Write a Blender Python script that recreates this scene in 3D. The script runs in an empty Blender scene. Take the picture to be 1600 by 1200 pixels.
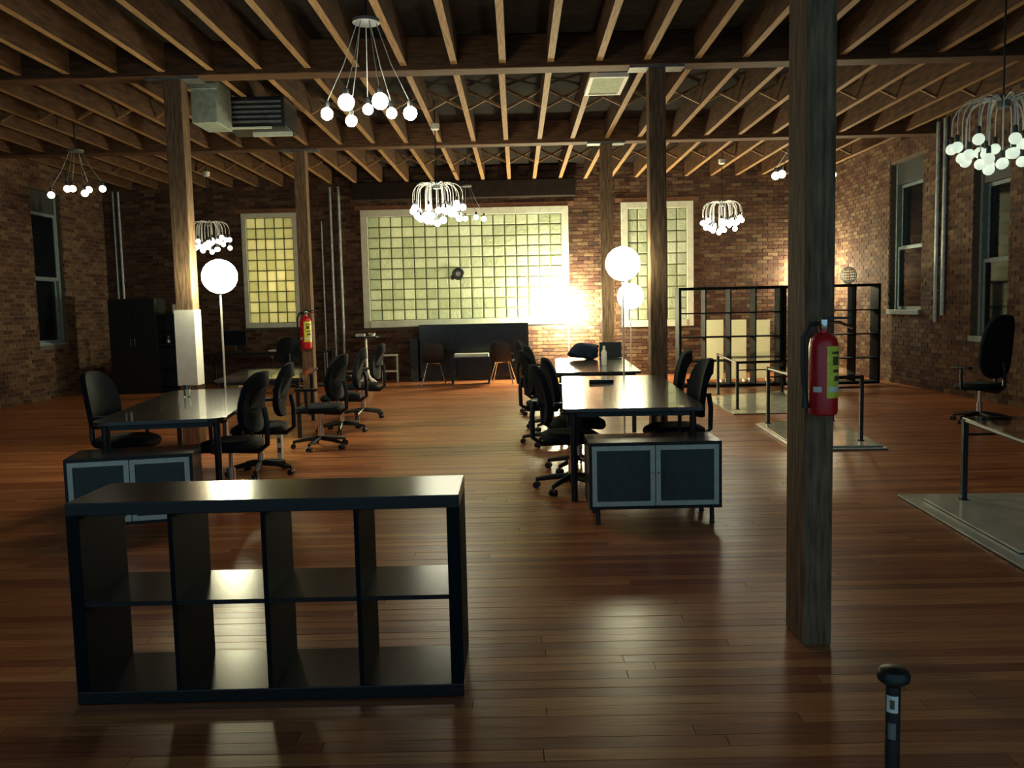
import bpy, bmesh, math, random
from mathutils import Vector, Matrix, noise
random.seed(7)
PI = math.pi
SC = bpy.context.scene
COL = SC.collection

# ------------------------------------------------------------------ camera
F_PX, W_PX, H_PX = 1350.0, 1600.0, 1200.0
CAM = Vector((0.0, 0.0, 1.5))
_d = Vector(((808 - 800) / F_PX, (600 - 480) / F_PX, -1.0)).normalized()   # world +Y seen by the camera
_v = Vector((-0.022, 1.0, 0.0))
_z = (_v - _v.dot(_d) * _d).normalized()                                    # world up seen by the camera
_x = _d.cross(_z)
RCW = Matrix((_x, _d, _z))                                                  # camera -> world
cam_d = bpy.data.cameras.new('camera')
cam = bpy.data.objects.new('camera', cam_d)
COL.objects.link(cam)
cam_d.sensor_fit = 'HORIZONTAL'
cam_d.sensor_width = 36.0
cam_d.lens = 36.0 * F_PX / W_PX
cam_d.clip_start, cam_d.clip_end = 0.05, 200
cam.matrix_world = Matrix.Translation(CAM) @ RCW.to_4x4()
SC.camera = cam


def ray(px, py):
    return RCW @ Vector(((px - 800) / F_PX, (600 - py) / F_PX, -1.0))


def P(px, py, y):            # point on the ray at distance y along the hall
    r = ray(px, py)
    return CAM + r * (y / r.y)


def G(px, py, z=0.0):        # point on the ray at height z
    r = ray(px, py)
    return CAM + r * ((z - CAM.z) / r.z)


# ------------------------------------------------------------------ world and exposure
world = bpy.data.worlds.new('teal_fill')  # even teal fill light, added to reach in through the hall's open rear
SC.world = world
world.use_nodes = True
bg = world.node_tree.nodes['Background']
bg.inputs['Color'].default_value = (0.20, 0.38, 0.48, 1)
bg.inputs['Strength'].default_value = 1.0
SC.view_settings.view_transform = 'Standard'
SC.view_settings.look = 'None'
SC.view_settings.exposure = 0.0
SC.view_settings.gamma = 1.0
SC.view_settings.use_curve_mapping = False
SC.cycles.use_denoising = True
SC.cycles.sample_clamp_indirect = 6.0
SC.cycles.max_bounces = 8
SC.cycles.caustics_reflective = False
SC.cycles.caustics_refractive = False
LAMP = (1.0, 0.95, 0.60)
BULB = (1.0, 0.97, 0.74)


# ------------------------------------------------------------------ materials
MATS = {}


def _mat(name):
    m = bpy.data.materials.new(name)
    m.use_nodes = True
    nt = m.node_tree
    b = nt.nodes['Principled BSDF']
    MATS[name] = m
    return m, nt, b


def _ramp(nt, stops):
    r = nt.nodes.new('ShaderNodeValToRGB')
    el = r.color_ramp.elements
    while len(el) > 1:
        el.remove(el[-1])
    el[0].position = stops[0][0]
    el[0].color = (*stops[0][1], 1)
    for p, c in stops[1:]:
        e = el.new(p)
        e.color = (*c, 1)
    return r


def simple(name, col, rough=0.5, metal=0.0, var=0.25, scale=14.0, stretch=(1, 1, 1), bump=0.0, spec=0.5, coat=0.0, coords='Object', rvar=0.08):
    m, nt, b = _mat(name)
    tc = nt.nodes.new('ShaderNodeTexCoord')
    mp = nt.nodes.new('ShaderNodeMapping')
    mp.inputs['Scale'].default_value = stretch
    nt.links.new(tc.outputs[coords], mp.inputs['Vector'])
    n = nt.nodes.new('ShaderNodeTexNoise')
    n.inputs['Scale'].default_value = scale
    n.inputs['Detail'].default_value = 4
    nt.links.new(mp.outputs[0], n.inputs['Vector'])
    lo = tuple(c * (1 - var) for c in col)
    hi = tuple(min(1, c * (1 + var)) for c in col)
    r = _ramp(nt, [(0.3, lo), (0.7, hi)])
    nt.links.new(n.outputs['Fac'], r.inputs['Fac'])
    nt.links.new(r.outputs['Color'], b.inputs['Base Color'])
    mr = nt.nodes.new('ShaderNodeMapRange')
    mr.inputs['To Min'].default_value = max(0.02, rough - rvar)
    mr.inputs['To Max'].default_value = min(1, rough + rvar)
    nt.links.new(n.outputs['Fac'], mr.inputs['Value'])
    nt.links.new(mr.outputs[0], b.inputs['Roughness'])
    b.inputs['Metallic'].default_value = metal
    b.inputs['Specular IOR Level'].default_value = spec
    b.inputs['Coat Weight'].default_value = coat
    if bump:
        bp = nt.nodes.new('ShaderNodeBump')
        bp.inputs['Strength'].default_value = bump
        bp.inputs['Distance'].default_value = 0.01
        nt.links.new(n.outputs['Fac'], bp.inputs['Height'])
        nt.links.new(bp.outputs[0], b.inputs['Normal'])
    return m


def pieces(name, stops, rough, stretch, scale, grain=0.5, bump=0.2, coat=0.0, spec=0.5, dist=0.01):
    """colour varied piece by piece (mesh attribute 'rnd' plus object random), with grain in world space"""
    m, nt, b = _mat(name)
    at = nt.nodes.new('ShaderNodeAttribute')
    at.attribute_name = 'rnd'
    oi = nt.nodes.new('ShaderNodeObjectInfo')
    ad = nt.nodes.new('ShaderNodeMath')
    ad.operation = 'ADD'
    nt.links.new(at.outputs['Fac'], ad.inputs[0])
    nt.links.new(oi.outputs['Random'], ad.inputs[1])
    fr = nt.nodes.new('ShaderNodeMath')
    fr.operation = 'FRACT'
    nt.links.new(ad.outputs[0], fr.inputs[0])
    r = _ramp(nt, stops)
    nt.links.new(fr.outputs[0], r.inputs['Fac'])
    ge = nt.nodes.new('ShaderNodeNewGeometry')
    mp = nt.nodes.new('ShaderNodeMapping')
    mp.inputs['Scale'].default_value = stretch
    nt.links.new(ge.outputs['Position'], mp.inputs['Vector'])
    n = nt.nodes.new('ShaderNodeTexNoise')
    n.inputs['Scale'].default_value = scale
    n.inputs['Detail'].default_value = 5
    nt.links.new(mp.outputs[0], n.inputs['Vector'])
    mr = nt.nodes.new('ShaderNodeMapRange')
    mr.inputs['From Min'].default_value = 0.25
    mr.inputs['From Max'].default_value = 0.75
    mr.inputs['To Min'].default_value = 1 - grain
    mr.inputs['To Max'].default_value = 1 + grain * 0.6
    nt.links.new(n.outputs['Fac'], mr.inputs['Value'])
    mx = nt.nodes.new('ShaderNodeVectorMath')
    mx.operation = 'SCALE'
    nt.links.new(r.outputs['Color'], mx.inputs[0])
    nt.links.new(mr.outputs[0], mx.inputs['Scale'])
    nt.links.new(mx.outputs[0], b.inputs['Base Color'])
    rr = nt.nodes.new('ShaderNodeMapRange')
    rr.inputs['To Min'].default_value = rough - 0.08
    rr.inputs['To Max'].default_value = rough + 0.1
    nt.links.new(n.outputs['Fac'], rr.inputs['Value'])
    nt.links.new(rr.outputs[0], b.inputs['Roughness'])
    b.inputs['Coat Weight'].default_value = coat
    b.inputs['Coat Roughness'].default_value = 0.30
    b.inputs['Specular IOR Level'].default_value = spec
    bp = nt.nodes.new('ShaderNodeBump')
    bp.inputs['Strength'].default_value = bump
    bp.inputs['Distance'].default_value = dist
    nt.links.new(n.outputs['Fac'], bp.inputs['Height'])
    nt.links.new(bp.outputs[0], b.inputs['Normal'])
    return m


def emit(name, col, strength):
    m, nt, b = _mat(name)
    b.inputs['Base Color'].default_value = (*[min(1, c * .8) for c in col], 1)
    b.inputs['Emission Color'].default_value = (*col, 1)
    b.inputs['Emission Strength'].default_value = strength
    b.inputs['Roughness'].default_value = 0.4
    return m


pieces('floor_wood', [(0.0, (.32, .085, .034)), (.3, (.46, .145, .052)), (.6, (.56, .195, .068)), (.85, (.64, .25, .095)), (1.0, (.36, .10, .04))],
       0.30, (1.2, 26, 10), 2.2, grain=.45, bump=.12, coat=0.0, spec=.46, dist=.004)
pieces('brick', [(0.0, (.065, .028, .022)), (.35, (.105, .052, .034)), (.6, (.14, .075, .044)), (.8, (.18, .115, .066)), (1.0, (.06, .034, .028))],
       0.85, (1, 1, 1), 22, grain=.5, bump=.5, spec=.2)
simple('mortar', (.13, .11, .085), .95, var=.3, scale=30, spec=.1)
simple('subfloor', (.03, .013, .008), .8, spec=.2)
simple('joist_shaded', (.075, .036, .017), .75, var=.5, scale=5, stretch=(10, .8, 4), spec=.2)
simple('joist_lit_face', (.36, .21, .088), .65, var=.4, scale=5, stretch=(10, .8, 4), spec=.3)
simple('strut_wood', (.22, .12, .05), .7, var=.4, scale=9)
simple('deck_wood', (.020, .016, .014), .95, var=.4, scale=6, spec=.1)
simple('beam_wood', (.10, .048, .021), .7, var=.5, scale=6, stretch=(.8, 8, 8), spec=.3)
simple('post_wood', (.18, .115, .07), .75, var=.5, scale=7, stretch=(7, 7, .7), bump=.3, spec=.12)
simple('dark_timber', (.022, .016, .013), .8, spec=.2)
simple('steel_grey', (.20, .22, .22), .45, metal=.7)
simple('conduit', (.42, .46, .44), .4, metal=.6)
simple('black_laminate', (.010, .0125, .015), .20, var=.3, scale=20, stretch=(1, 6, 6), spec=.4, rvar=.04)
simple('desk_laminate', (.022, .016, .012), .22, var=.35, scale=18, stretch=(6, 1, 6), spec=.7, rvar=.04, coat=.6)
simple('black_plastic', (.010, .013, .016), .42, spec=.45)
simple('chair_fabric', (.007, .011, .016), .8, scale=120, bump=.15, spec=.18)
simple('black_foil', (.006, .009, .011), .6, spec=.05)
simple('black_metal', (.012, .014, .016), .4, spec=.5)
simple('aluminium', (.66, .70, .62), .42, metal=.25, var=.1)
simple('frosted_glass', (.045, .075, .075), .16, var=.12, spec=.5)
simple('chrome', (.75, .77, .76), .12, metal=1.0, var=.05)
simple('paint_frame', (.70, .72, .58), .5, var=.12, scale=9)
simple('white_paint', (.78, .78, .72), .55, var=.08)
simple('white_paper', (.82, .82, .76), .8, var=.06, scale=9, bump=.2)
simple('vent_filter', (.46, .56, .42), .8, var=.15)
simple('duct_metal', (.34, .40, .34), .5, metal=.4)
simple('sash_paint', (.16, .22, .23), .5, var=.2)
simple('red_paint', (.60, .015, .02), .28, var=.12, spec=.6)
simple('yellow_label', (.85, .80, .06), .5, var=.2, scale=40)
simple('label_print', (.10, .09, .05), .6)
simple('label_white', (.75, .75, .70), .5)
simple('cream_board', (.82, .82, .68), .18, var=.1, scale=5, spec=.7, coat=.5)
simple('board_edge', (.03, .035, .035), .6)
simple('blue_cloth', (.018, .032, .075), .9, scale=40, bump=.3)
simple('rust_steel', (.22, .10, .05), .8)
simple('tan_box', (.42, .33, .16), .7)
emit('lantern_glow', LAMP, 66.0)
emit('lantern_desk_glow', LAMP, 34.0)
emit('lantern_far_glow', LAMP, 30.0)
emit('lantern_wall_glow', LAMP, 520.0)
emit('lantern_corner_glow', LAMP, 210.0)
emit('bulb_glow', BULB, 48.0)
emit('bulb_aisle', BULB, 22.0)
emit('bulb_mid', BULB, 20.0)
emit('bulb_low', BULB, 3.0)
emit('bulb_bay', BULB, 28.0)
emit('bulb_dim', (.80, .92, .74), .8)


def glass_mat(name, rough=.03, tint=(.9, .96, .95)):
    m, nt, b = _mat(name)
    b.inputs['Base Color'].default_value = (*tint, 1)
    b.inputs['Transmission Weight'].default_value = 1.0
    b.inputs['Roughness'].default_value = rough
    b.inputs['IOR'].default_value = 1.45
    return m


glass_mat('clear_glass')
m, nt, b = _mat('window_pane')
b.inputs['Base Color'].default_value = (.004, .008, .012, 1)
b.inputs['Roughness'].default_value = .06
b.inputs['Specular IOR Level'].default_value = .6

# moulded glass block: milky, lets light through, glossy and wavy on the face
m, nt, b = _mat('glass_block')
out = nt.nodes['Material Output']
oi = nt.nodes.new('ShaderNodeObjectInfo')
rp = _ramp(nt, [(0, (.60, .66, .46)), (.5, (.69, .74, .55)), (1, (.80, .84, .66))])
nt.links.new(oi.outputs['Random'], rp.inputs['Fac'])
ge = nt.nodes.new('ShaderNodeNewGeometry')
ns = nt.nodes.new('ShaderNodeTexNoise')
ns.inputs['Scale'].default_value = 16
ns.inputs['Detail'].default_value = 3
nt.links.new(ge.outputs['Position'], ns.inputs['Vector'])
bp = nt.nodes.new('ShaderNodeBump')
bp.inputs['Strength'].default_value = .55
bp.inputs['Distance'].default_value = .03
nt.links.new(ns.outputs['Fac'], bp.inputs['Height'])
nt.links.new(rp.outputs['Color'], b.inputs['Base Color'])
b.inputs['Roughness'].default_value = .22
b.inputs['Specular IOR Level'].default_value = .6
nt.links.new(bp.outputs[0], b.inputs['Normal'])
tr = nt.nodes.new('ShaderNodeBsdfTranslucent')
nt.links.new(rp.outputs['Color'], tr.inputs['Color'])
ms = nt.nodes.new('ShaderNodeMixShader')
ms.inputs['Fac'].default_value = .35
nt.links.new(b.outputs[0], ms.inputs[1])
nt.links.new(tr.outputs[0], ms.inputs[2])
nt.links.new(ms.outputs[0], out.inputs['Surface'])


# paper screen that lets light through
m, nt, b = _mat('paper_screen')
b.inputs['Base Color'].default_value = (.8, .8, .66, 1)
b.inputs['Roughness'].default_value = .7
pn = nt.nodes.new('ShaderNodeTexNoise')
pn.inputs['Scale'].default_value = 30
pr_ = _ramp(nt, [(.3, (.80, .80, .66)), (.7, (.9, .9, .76))])
nt.links.new(pn.outputs['Fac'], pr_.inputs['Fac'])
ptr = nt.nodes.new('ShaderNodeBsdfTranslucent')
nt.links.new(pr_.outputs['Color'], ptr.inputs['Color'])
pms = nt.nodes.new('ShaderNodeMixShader')
pms.inputs['Fac'].default_value = .7
nt.links.new(b.outputs[0], pms.inputs[1])
nt.links.new(ptr.outputs[0], pms.inputs[2])
nt.links.new(pms.outputs[0], nt.nodes['Material Output'].inputs['Surface'])


# ------------------------------------------------------------------ mesh building
class MB:
    def __init__(s):
        s.v, s.f = [], []

    def box(s, a, b):
        n = len(s.v)
        (x0, y0, z0), (x1, y1, z1) = a, b
        s.v += [(x0, y0, z0), (x1, y0, z0), (x1, y1, z0), (x0, y1, z0), (x0, y0, z1), (x1, y0, z1), (x1, y1, z1), (x0, y1, z1)]
        s.f += [tuple(n + i for i in q) for q in ((0, 3, 2, 1), (4, 5, 6, 7), (0, 1, 5, 4), (1, 2, 6, 5), (2, 3, 7, 6), (3, 0, 4, 7))]
        return s

    def ring(s, c, u, w, r, n):
        i = len(s.v)
        for k in range(n):
            a = 2 * PI * k / n
            s.v.append(tuple(c + u * (r * math.cos(a)) + w * (r * math.sin(a))))
        return list(range(i, i + n))

    def tube(s, pts, r, n=8, caps=True):
        pts = [Vector(p) for p in pts]
        rs = r if isinstance(r, (list, tuple)) else [r] * len(pts)
        rings = []
        u = None
        for i, p in enumerate(pts):
            t = (pts[min(i + 1, len(pts) - 1)] - pts[max(i - 1, 0)]).normalized()
            if u is None:
                u = t.cross(Vector((0, 0, 1)) if abs(t.z) < .95 else Vector((1, 0, 0))).normalized()
            else:
                u = (u - u.dot(t) * t).normalized()
            w = t.cross(u)
            rings.append(s.ring(p, u, w, rs[i], n))
        for a, b_ in zip(rings, rings[1:]):
            for k in range(n):
                s.f.append((a[k], a[(k + 1) % n], b_[(k + 1) % n], b_[k]))
        if caps:
            s.f.append(tuple(reversed(rings[0])))
            s.f.append(tuple(rings[-1]))
        return s

    def lathe(s, prof, n=16, c=(0, 0, 0), caps=True):
        c = Vector(c)
        rings = [s.ring(c + Vector((0, 0, z)), Vector((1, 0, 0)), Vector((0, 1, 0)), max(r, 1e-4), n) for r, z in prof]
        for a, b_ in zip(rings, rings[1:]):
            for k in range(n):
                s.f.append((a[k], a[(k + 1) % n], b_[(k + 1) % n], b_[k]))
        if caps:
            s.f.append(tuple(reversed(rings[0])))
            s.f.append(tuple(rings[-1]))
        return s

    def sphere(s, c, r, n=12, m=8, sx=1, sy=1, sz=1):
        c = Vector(c)
        prof = []
        i0 = len(s.v)
        s.lathe([(r * math.sin(PI * (j + .02) / (m + .04)), -r * math.cos(PI * (j + .02) / (m + .04))) for j in range(m + 1)], n)
        for i in range(i0, len(s.v)):
            x, y, z = s.v[i]
            s.v[i] = (c.x + x * sx, c.y + y * sy, c.z + z * sz)
        return s

    def prism(s, poly, z0, z1):
        n, i = len(poly), len(s.v)
        s.v += [(x, y, z0) for x, y in poly] + [(x, y, z1) for x, y in poly]
        s.f.append(tuple(reversed(range(i, i + n))))
        s.f.append(tuple(range(i + n, i + 2 * n)))
        for k in range(n):
            s.f.append((i + k, i + (k + 1) % n, i + n + (k + 1) % n, i + n + k))
        return s

    def grid(s, pts):      # rows of points -> surface
        i = len(s.v)
        nr, nc = len(pts), len(pts[0])
        for row in pts:
            s.v += [tuple(p) for p in row]
        for a in range(nr - 1):
            for c in range(nc - 1):
                s.f.append((i + a * nc + c, i + a * nc + c + 1, i + (a + 1) * nc + c + 1, i + (a + 1) * nc + c))
        return s

    def mesh(s, name, mat, bevel=0.0, smooth=False, solid=0.0):
        me = bpy.data.meshes.new(name)
        me.from_pydata([tuple(v) for v in s.v], [], s.f)
        me.update()
        if bevel or solid:
            bm = bmesh.new()
            bm.from_mesh(me)
            if solid:
                bmesh.ops.solidify(bm, geom=bm.faces[:], thickness=solid)
            if bevel:
                bmesh.ops.bevel(bm, geom=bm.edges[:], offset=bevel, segments=2, affect='EDGES', profile=.6)
            bmesh.ops.recalc_face_normals(bm, faces=bm.faces[:])
            bm.to_mesh(me)
            bm.free()
        if smooth:
            for p in me.polygons:
                p.use_smooth = True
            me.set_sharp_from_angle(angle=math.radians(42))
        me.materials.append(MATS[mat])
        return me

    def build(s, name, mat, parent=None, bevel=0.0, smooth=False, solid=0.0):
        return link(name, s.mesh(name, mat, bevel, smooth, solid), parent)


def link(name, me, parent=None, loc=None):
    o = bpy.data.objects.new(name, me)
    COL.objects.link(o)
    if parent is not None:
        o.parent = parent
    if loc is not None:
        o.location = loc
    return o


def tag(o, label=None, cat=None, group=None, kind=None):
    if label: o['label'] = label
    if cat: o['category'] = cat
    if group: o['group'] = group
    if kind: o['kind'] = kind
    return o


def thing(name, label, cat, loc=(0, 0, 0), rz=0.0, group=None):
    o = bpy.data.objects.new(name, None)
    COL.objects.link(o)
    o.empty_display_size = .1
    o.location = loc
    o.rotation_euler = (0, 0, rz)
    return tag(o, label, cat, group)


CH = {}


def copy_tree(o, parent=None):
    c = o.copy()
    COL.objects.link(c)
    if parent is not None:
        c.parent = parent
    for ch in list(o.children):
        copy_tree(ch, c)
    return c


def place(proto, first, loc, rz, label, group=None):
    o = proto if first else copy_tree(proto)
    o.location = loc
    o.rotation_euler = (0, 0, rz)
    o['label'] = label
    if group: o['group'] = group
    return o


def px_of(p):
    q = RCW.transposed() @ (Vector(p) - CAM)
    if q.z > -.05:
        return None
    return (800 + F_PX * q.x / -q.z, 600 - F_PX * q.y / -q.z)


def in_frame(p, m=10):
    q = px_of(p)
    return q is not None and -m < q[0] < 1600 + m and -m < q[1] < 1200 + m


def part_field(pieces_list, singles, name, stuff_name, mat, parent, kind_label):
    """pieces_list: (corner0, corner1, rnd) boxes; the ones picked become objects, the rest one mesh"""
    cache = {}
    rest = MB()
    rnd = []
    for i, (a, b_, r) in enumerate(pieces_list):
        if i in singles:
            d = tuple(round(b_[k] - a[k], 3) for k in range(3))
            if d not in cache:
                mb = MB().box((-d[0] / 2, -d[1] / 2, -d[2] / 2), (d[0] / 2, d[1] / 2, d[2] / 2))
                cache[d] = mb.mesh(name, mat)
            link(name, cache[d], parent, tuple((a[k] + b_[k]) / 2 for k in range(3)))
        else:
            rest.box(a, b_)
            rnd += [r] * 6
    me = rest.mesh(stuff_name, mat)
    at = me.attributes.new('rnd', 'FLOAT', 'FACE')
    at.data.foreach_set('value', rnd)
    o = link(stuff_name, me, parent)
    o['kind'] = 'stuff'
    o['label'] = kind_label
    return o


# ------------------------------------------------------------------ the hall
XL, XR, YB, YF = -8.7, 6.75, 18.5, -1.0
ZJ, ZD = 4.16, 4.47          # underside of joists, underside of the deck

fl = MB().box((XL - .3, YF, -.12), (XR + .3, YB + .3, -.018)).build('floor', 'subfloor')
tag(fl, 'narrow-strip reddish brown hardwood floor, worn and glossy', None, kind='structure')
planks = []
PWID = .078
row = 0
y = YF
while y < YB - .02:
    x = XL - random.random() * 2.2
    y1 = min(y + PWID - .003, YB)
    while x < XR:
        L = random.choice((1.4, 1.9, 2.4, 2.9))
        a, b_ = max(x, XL), min(x + L - .003, XR)
        if b_ - a > .05:
            planks.append(((a, y, -.020), (b_, y1, random.choice((-.0012, -.0006, 0.0, 0.0))), random.random()))
        x += L
    y += PWID
vis = []
for i, (a, b_, r) in enumerate(planks):
    c = ((a[0] + b_[0]) / 2, (a[1] + b_[1]) / 2, 0)
    if c[1] > 2.2 and (in_frame(c, 100) or in_frame((a[0], c[1], 0)) or in_frame((b_[0], c[1], 0))):
        vis.append((c[1], i))
vis.sort()
part_field(planks, {i for _, i in vis[:300]}, 'plank', 'plank_field', 'floor_wood', fl, 'far hardwood floor strips')


def brick_wall(parent, axis, const, lo, hi, z1, holes, sign, centre_pick):
    """bricks on a wall; axis 'x': wall runs along x at y=const; sign = direction the faces look"""
    lst = []
    BH, BL, J = .066, .212, .011
    z, row = 0.0, 0
    while z < z1 - .02:
        s = lo - (BL / 2 if row % 2 else 0) - .02
        zt = min(z + BH, z1)
        while s < hi:
            segs = [(max(s, lo), min(s + BL, hi))]
            for (h0, h1, hz0, hz1) in holes:
                if zt > hz0 and z < hz1:
                    ns_ = []
                    for (p, q) in segs:
                        if q <= h0 or p >= h1:
                            ns_.append((p, q))
                        else:
                            if p < h0: ns_.append((p, h0))
                            if q > h1: ns_.append((h1, q))
                    segs = ns_
            for (p, q) in segs:
                if q - p > .03:
                    d = .010 + random.choice((0, .002, .004, .006))
                    f0, f1 = (const, const + sign * d) if sign > 0 else (const + sign * d, const)
                    if axis == 'x':
                        lst.append(((p, f0, z), (q, f1, zt), random.random()))
                    else:
                        lst.append(((f0, p, z), (f1, q, zt), random.random()))
            s += BL + J
        z += BH + J
        row += 1
    sc = []
    for i, (a, b_, r) in enumerate(lst):
        c = [(a[k] + b_[k]) / 2 for k in range(3)]
        if in_frame(c, 0):
            dd = (Vector(c) - CAM).length
            full = abs((b_[0] - a[0]) if axis == 'x' else (b_[1] - a[1])) > .2
            sc.append((0 if full else 1, centre_pick(c, dd), i))
    sc.sort()
    part_field(lst, {i for _, _, i in sc[:300]}, 'brick', 'brick_field', 'brick', parent, 'rows of old red brick')


def wall_mb(axis, c0, c1, lo, hi, z1, holes):
    """solid wall with rectangular openings, as one mesh"""
    mb = MB()
    ss = sorted({lo, hi, *[h[0] for h in holes], *[h[1] for h in holes]})
    for p, q in zip(ss, ss[1:]):
        zs = [(0, z1)]
        for h in holes:
            if h[0] <= p + 1e-6 and h[1] >= q - 1e-6:
                zs = [(0, h[2]), (h[3], z1)]
        for a, b_ in zs:
            if axis == 'x':
                mb.box((p, c0, a), (q, c1, b_))
            else:
                mb.box((c0, p, a), (c1, q, b_))
    return mb


def opening(pxl, pxr, pyt, pyb):
    a, b_ = P(pxl, (pyt + pyb) / 2, YB), P(pxr, (pyt + pyb) / 2, YB)
    c = P((pxl + pxr) / 2, pyt, YB).z, P((pxl + pxr) / 2, pyb, YB).z
    return (a.x, b_.x, c[1], c[0])


BH1 = opening(381, 468, 333, 512)
BH2 = opening(566, 889, 325, 509)
BH3 = opening(971, 1083, 315, 510)
holes_b = [BH1, BH2, BH3]
wb = wall_mb('x', YB, YB + .35, XL - .35, XR + .35, ZD, holes_b).build('wall_back', 'mortar')
tag(wb, 'old brick end wall with three glass-block windows', kind='structure')
hot = Vector((1.9, YB, 2.4))
brick_wall(wb, 'x', YB, XL, XR, ZD - .01, holes_b, -1, lambda c, d: abs(c[0] - 4.6) + abs(c[2] - 2.6) * .8)


def side_hole(pxl, pxr, pyt, pyb, X):
    def yat(px, py):
        r = ray(px, py)
        return r.y * (X / r.x), CAM.z + r.z * (X / r.x)
    ya, yb = yat(pxl, 400)[0], yat(pxr, 400)[0]
    zt = yat((pxl + pxr) / 2, pyt)[1]
    zb = yat((pxl + pxr) / 2, pyb)[1]
    return (min(ya, yb), max(ya, yb), zb, zt)


RH1 = side_hole(1390, 1441, 250, 487, XR)
RH2 = side_hole(1520, 1577, 240, 530, XR)
holes_r = [RH1, RH2]
wr = wall_mb('y', XR, XR + .35, YF, YB, ZD, holes_r).build('wall_right', 'mortar')
tag(wr, 'old red brick side wall with two tall sash windows', kind='structure')
brick_wall(wr, 'y', XR, YF, YB, ZD - .01, holes_r, -1, lambda c, d: d)
LH1 = side_hole(52, 98, 300, 540, XL)
wl = wall_mb('y', XL - .35, XL, YF, YB, ZD, [LH1]).build('wall_left', 'mortar')
tag(wl, 'dark old brick side wall with a tall recessed window', kind='structure')
brick_wall(wl, 'y', XL, YF, YB, ZD - .01, [LH1], 1, lambda c, d: d)


# glass-block windows
def block_window(name, label, h, ncol, nrow, fw):
    x0, x1, z0, z1 = h
    w = tag(bpy.data.objects.new(name, None), label, kind='structure')
    COL.objects.link(w)
    w.location = ((x0 + x1) / 2, YB, z0)
    cx = (x0 + x1) / 2
    H = z1 - z0
    hw = (x1 - x0) / 2
    for a, b_ in (((-hw, -.05, 0), (-hw + fw, .10, H)), ((hw - fw, -.05, 0), (hw, .10, H))):
        MB().box(a, b_).build('frame_side', 'paint_frame', w, bevel=.008)
    MB().box((-hw + fw, -.05, H - fw), (hw - fw, .10, H)).build('frame_head', 'paint_frame', w, bevel=.008)
    MB().box((-hw + fw, -.06, 0), (hw - fw, .10, fw)).build('frame_sill', 'paint_frame', w, bevel=.008)
    MB().box((-hw - .12, -.032, H), (hw + .12, .05, H + .085)).build('lintel', 'rust_steel', w)
    bw, bh = (2 * hw - 2 * fw) / ncol, (H - 2 * fw) / nrow
    j = .011
    gr = MB()
    for c in range(ncol + 1):
        gx = -hw + fw + bw * c
        gr.box((gx - j, -.018, fw), (gx + j, .07, H - fw))
    for r in range(nrow + 1):
        gz = fw + bh * r
        gr.box((-hw + fw, -.017, gz - j), (hw - fw, .069, gz + j))
    gr.build('joint_grout', 'mortar_green', w)
    mb = MB().box((-bw / 2 + j, -.03, -bh / 2 + j), (bw / 2 - j, .08, bh / 2 - j))
    me = mb.mesh('glass_block', 'glass_block', bevel=.016)
    for r in range(nrow):
        for c in range(ncol):
            link('glass_block', me, w, (-hw + fw + bw * (c + .5), 0, fw + bh * (r + .5)))
    return w


simple('mortar_green', (.20, .21, .12), .9, var=.2)
block_window('window_1', 'narrow glass-block window with yellow glow and pale green frame', BH1, 5, 10, .10)
block_window('window_2', 'wide glass-block window in cream frame above the black sideboard', BH2, 17, 10, .15)
block_window('window_3', 'glass-block window in pale frame behind the timber post', BH3, 6, 10, .14)
# street lamp outside the narrow window
sl = bpy.data.lights.new('street_lamp_light', 'POINT')
sl.energy = 1700
sl.color = (1.0, .66, .28)
sl.shadow_soft_size = .25
so = bpy.data.objects.new('street_lamp_light', sl)
COL.objects.link(so)
so.location = (-5.1, YB + 1.6, 2.3)
sl2 = bpy.data.lights.new('yard_lamp_light', 'POINT')
sl2.energy = 5200
sl2.color = (1.0, .96, .62)
sl2.shadow_soft_size = .3
so2 = bpy.data.objects.new('yard_lamp_light', sl2)
COL.objects.link(so2)
so2.location = (-1.0, YB + 4.5, 2.4)


# sash windows of the side walls
def sash_window(name, label, h, X, sgn):
    y0, y1, z0, z1 = h
    w = tag(bpy.data.objects.new(name, None), label, kind='structure')
    COL.objects.link(w)
    yc = (y0 + y1) / 2
    w.location = (X + sgn * .14, yc, z0)
    hw, H, t = (y1 - y0) / 2, z1 - z0, .07
    g = Hs = H * .86
    for s in (-1, 1):
        a, b_ = sorted((s * hw, s * (hw - t)))
        MB().box((-.05, a, 0), (.07, b_, H)).build('jamb', 'sash_paint', w, bevel=.006)
    MB().box((-.045, -hw + t, Hs), (.07, hw - t, H)).build('head_board', 'board_edge', w, bevel=.006)
    MB().box((-.16 * sgn - .03, -hw, -.05), (.07, hw, .035)).build('sill', 'sash_paint', w, bevel=.006)
    for (za, zb, dx) in ((.035, Hs * .5 + .03, -.02), (Hs * .5 - .01, Hs, .03)):
        s_ = MB()
        k = .055
        s_.box((dx, -hw + t, za), (dx + .035, hw - t, za + k)).box((dx, -hw + t, zb - k), (dx + .035, hw - t, zb))
        s_.box((dx, -hw + t, za + k), (dx + .035, -hw + t + k, zb - k)).box((dx, hw - t - k, za + k), (dx + .035, hw - t, zb - k))
        sa = s_.build('sash', 'sash_paint', w)
        MB().box((dx + .012, -hw + t + k, za + k), (dx + .02, hw - t - k, zb - k)).build('pane', 'window_pane', sa)
    return w


sash_window('window_4', 'tall sash window in the brick wall beyond the open shelves', RH1, XR, 1)
sash_window('window_5', 'tall sash window in the brick wall behind the lone office chair', RH2, XR, 1)
sash_window('window_6', 'dark sash window in the wall behind the hanging bulbs', LH1, XL, -1)

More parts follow.
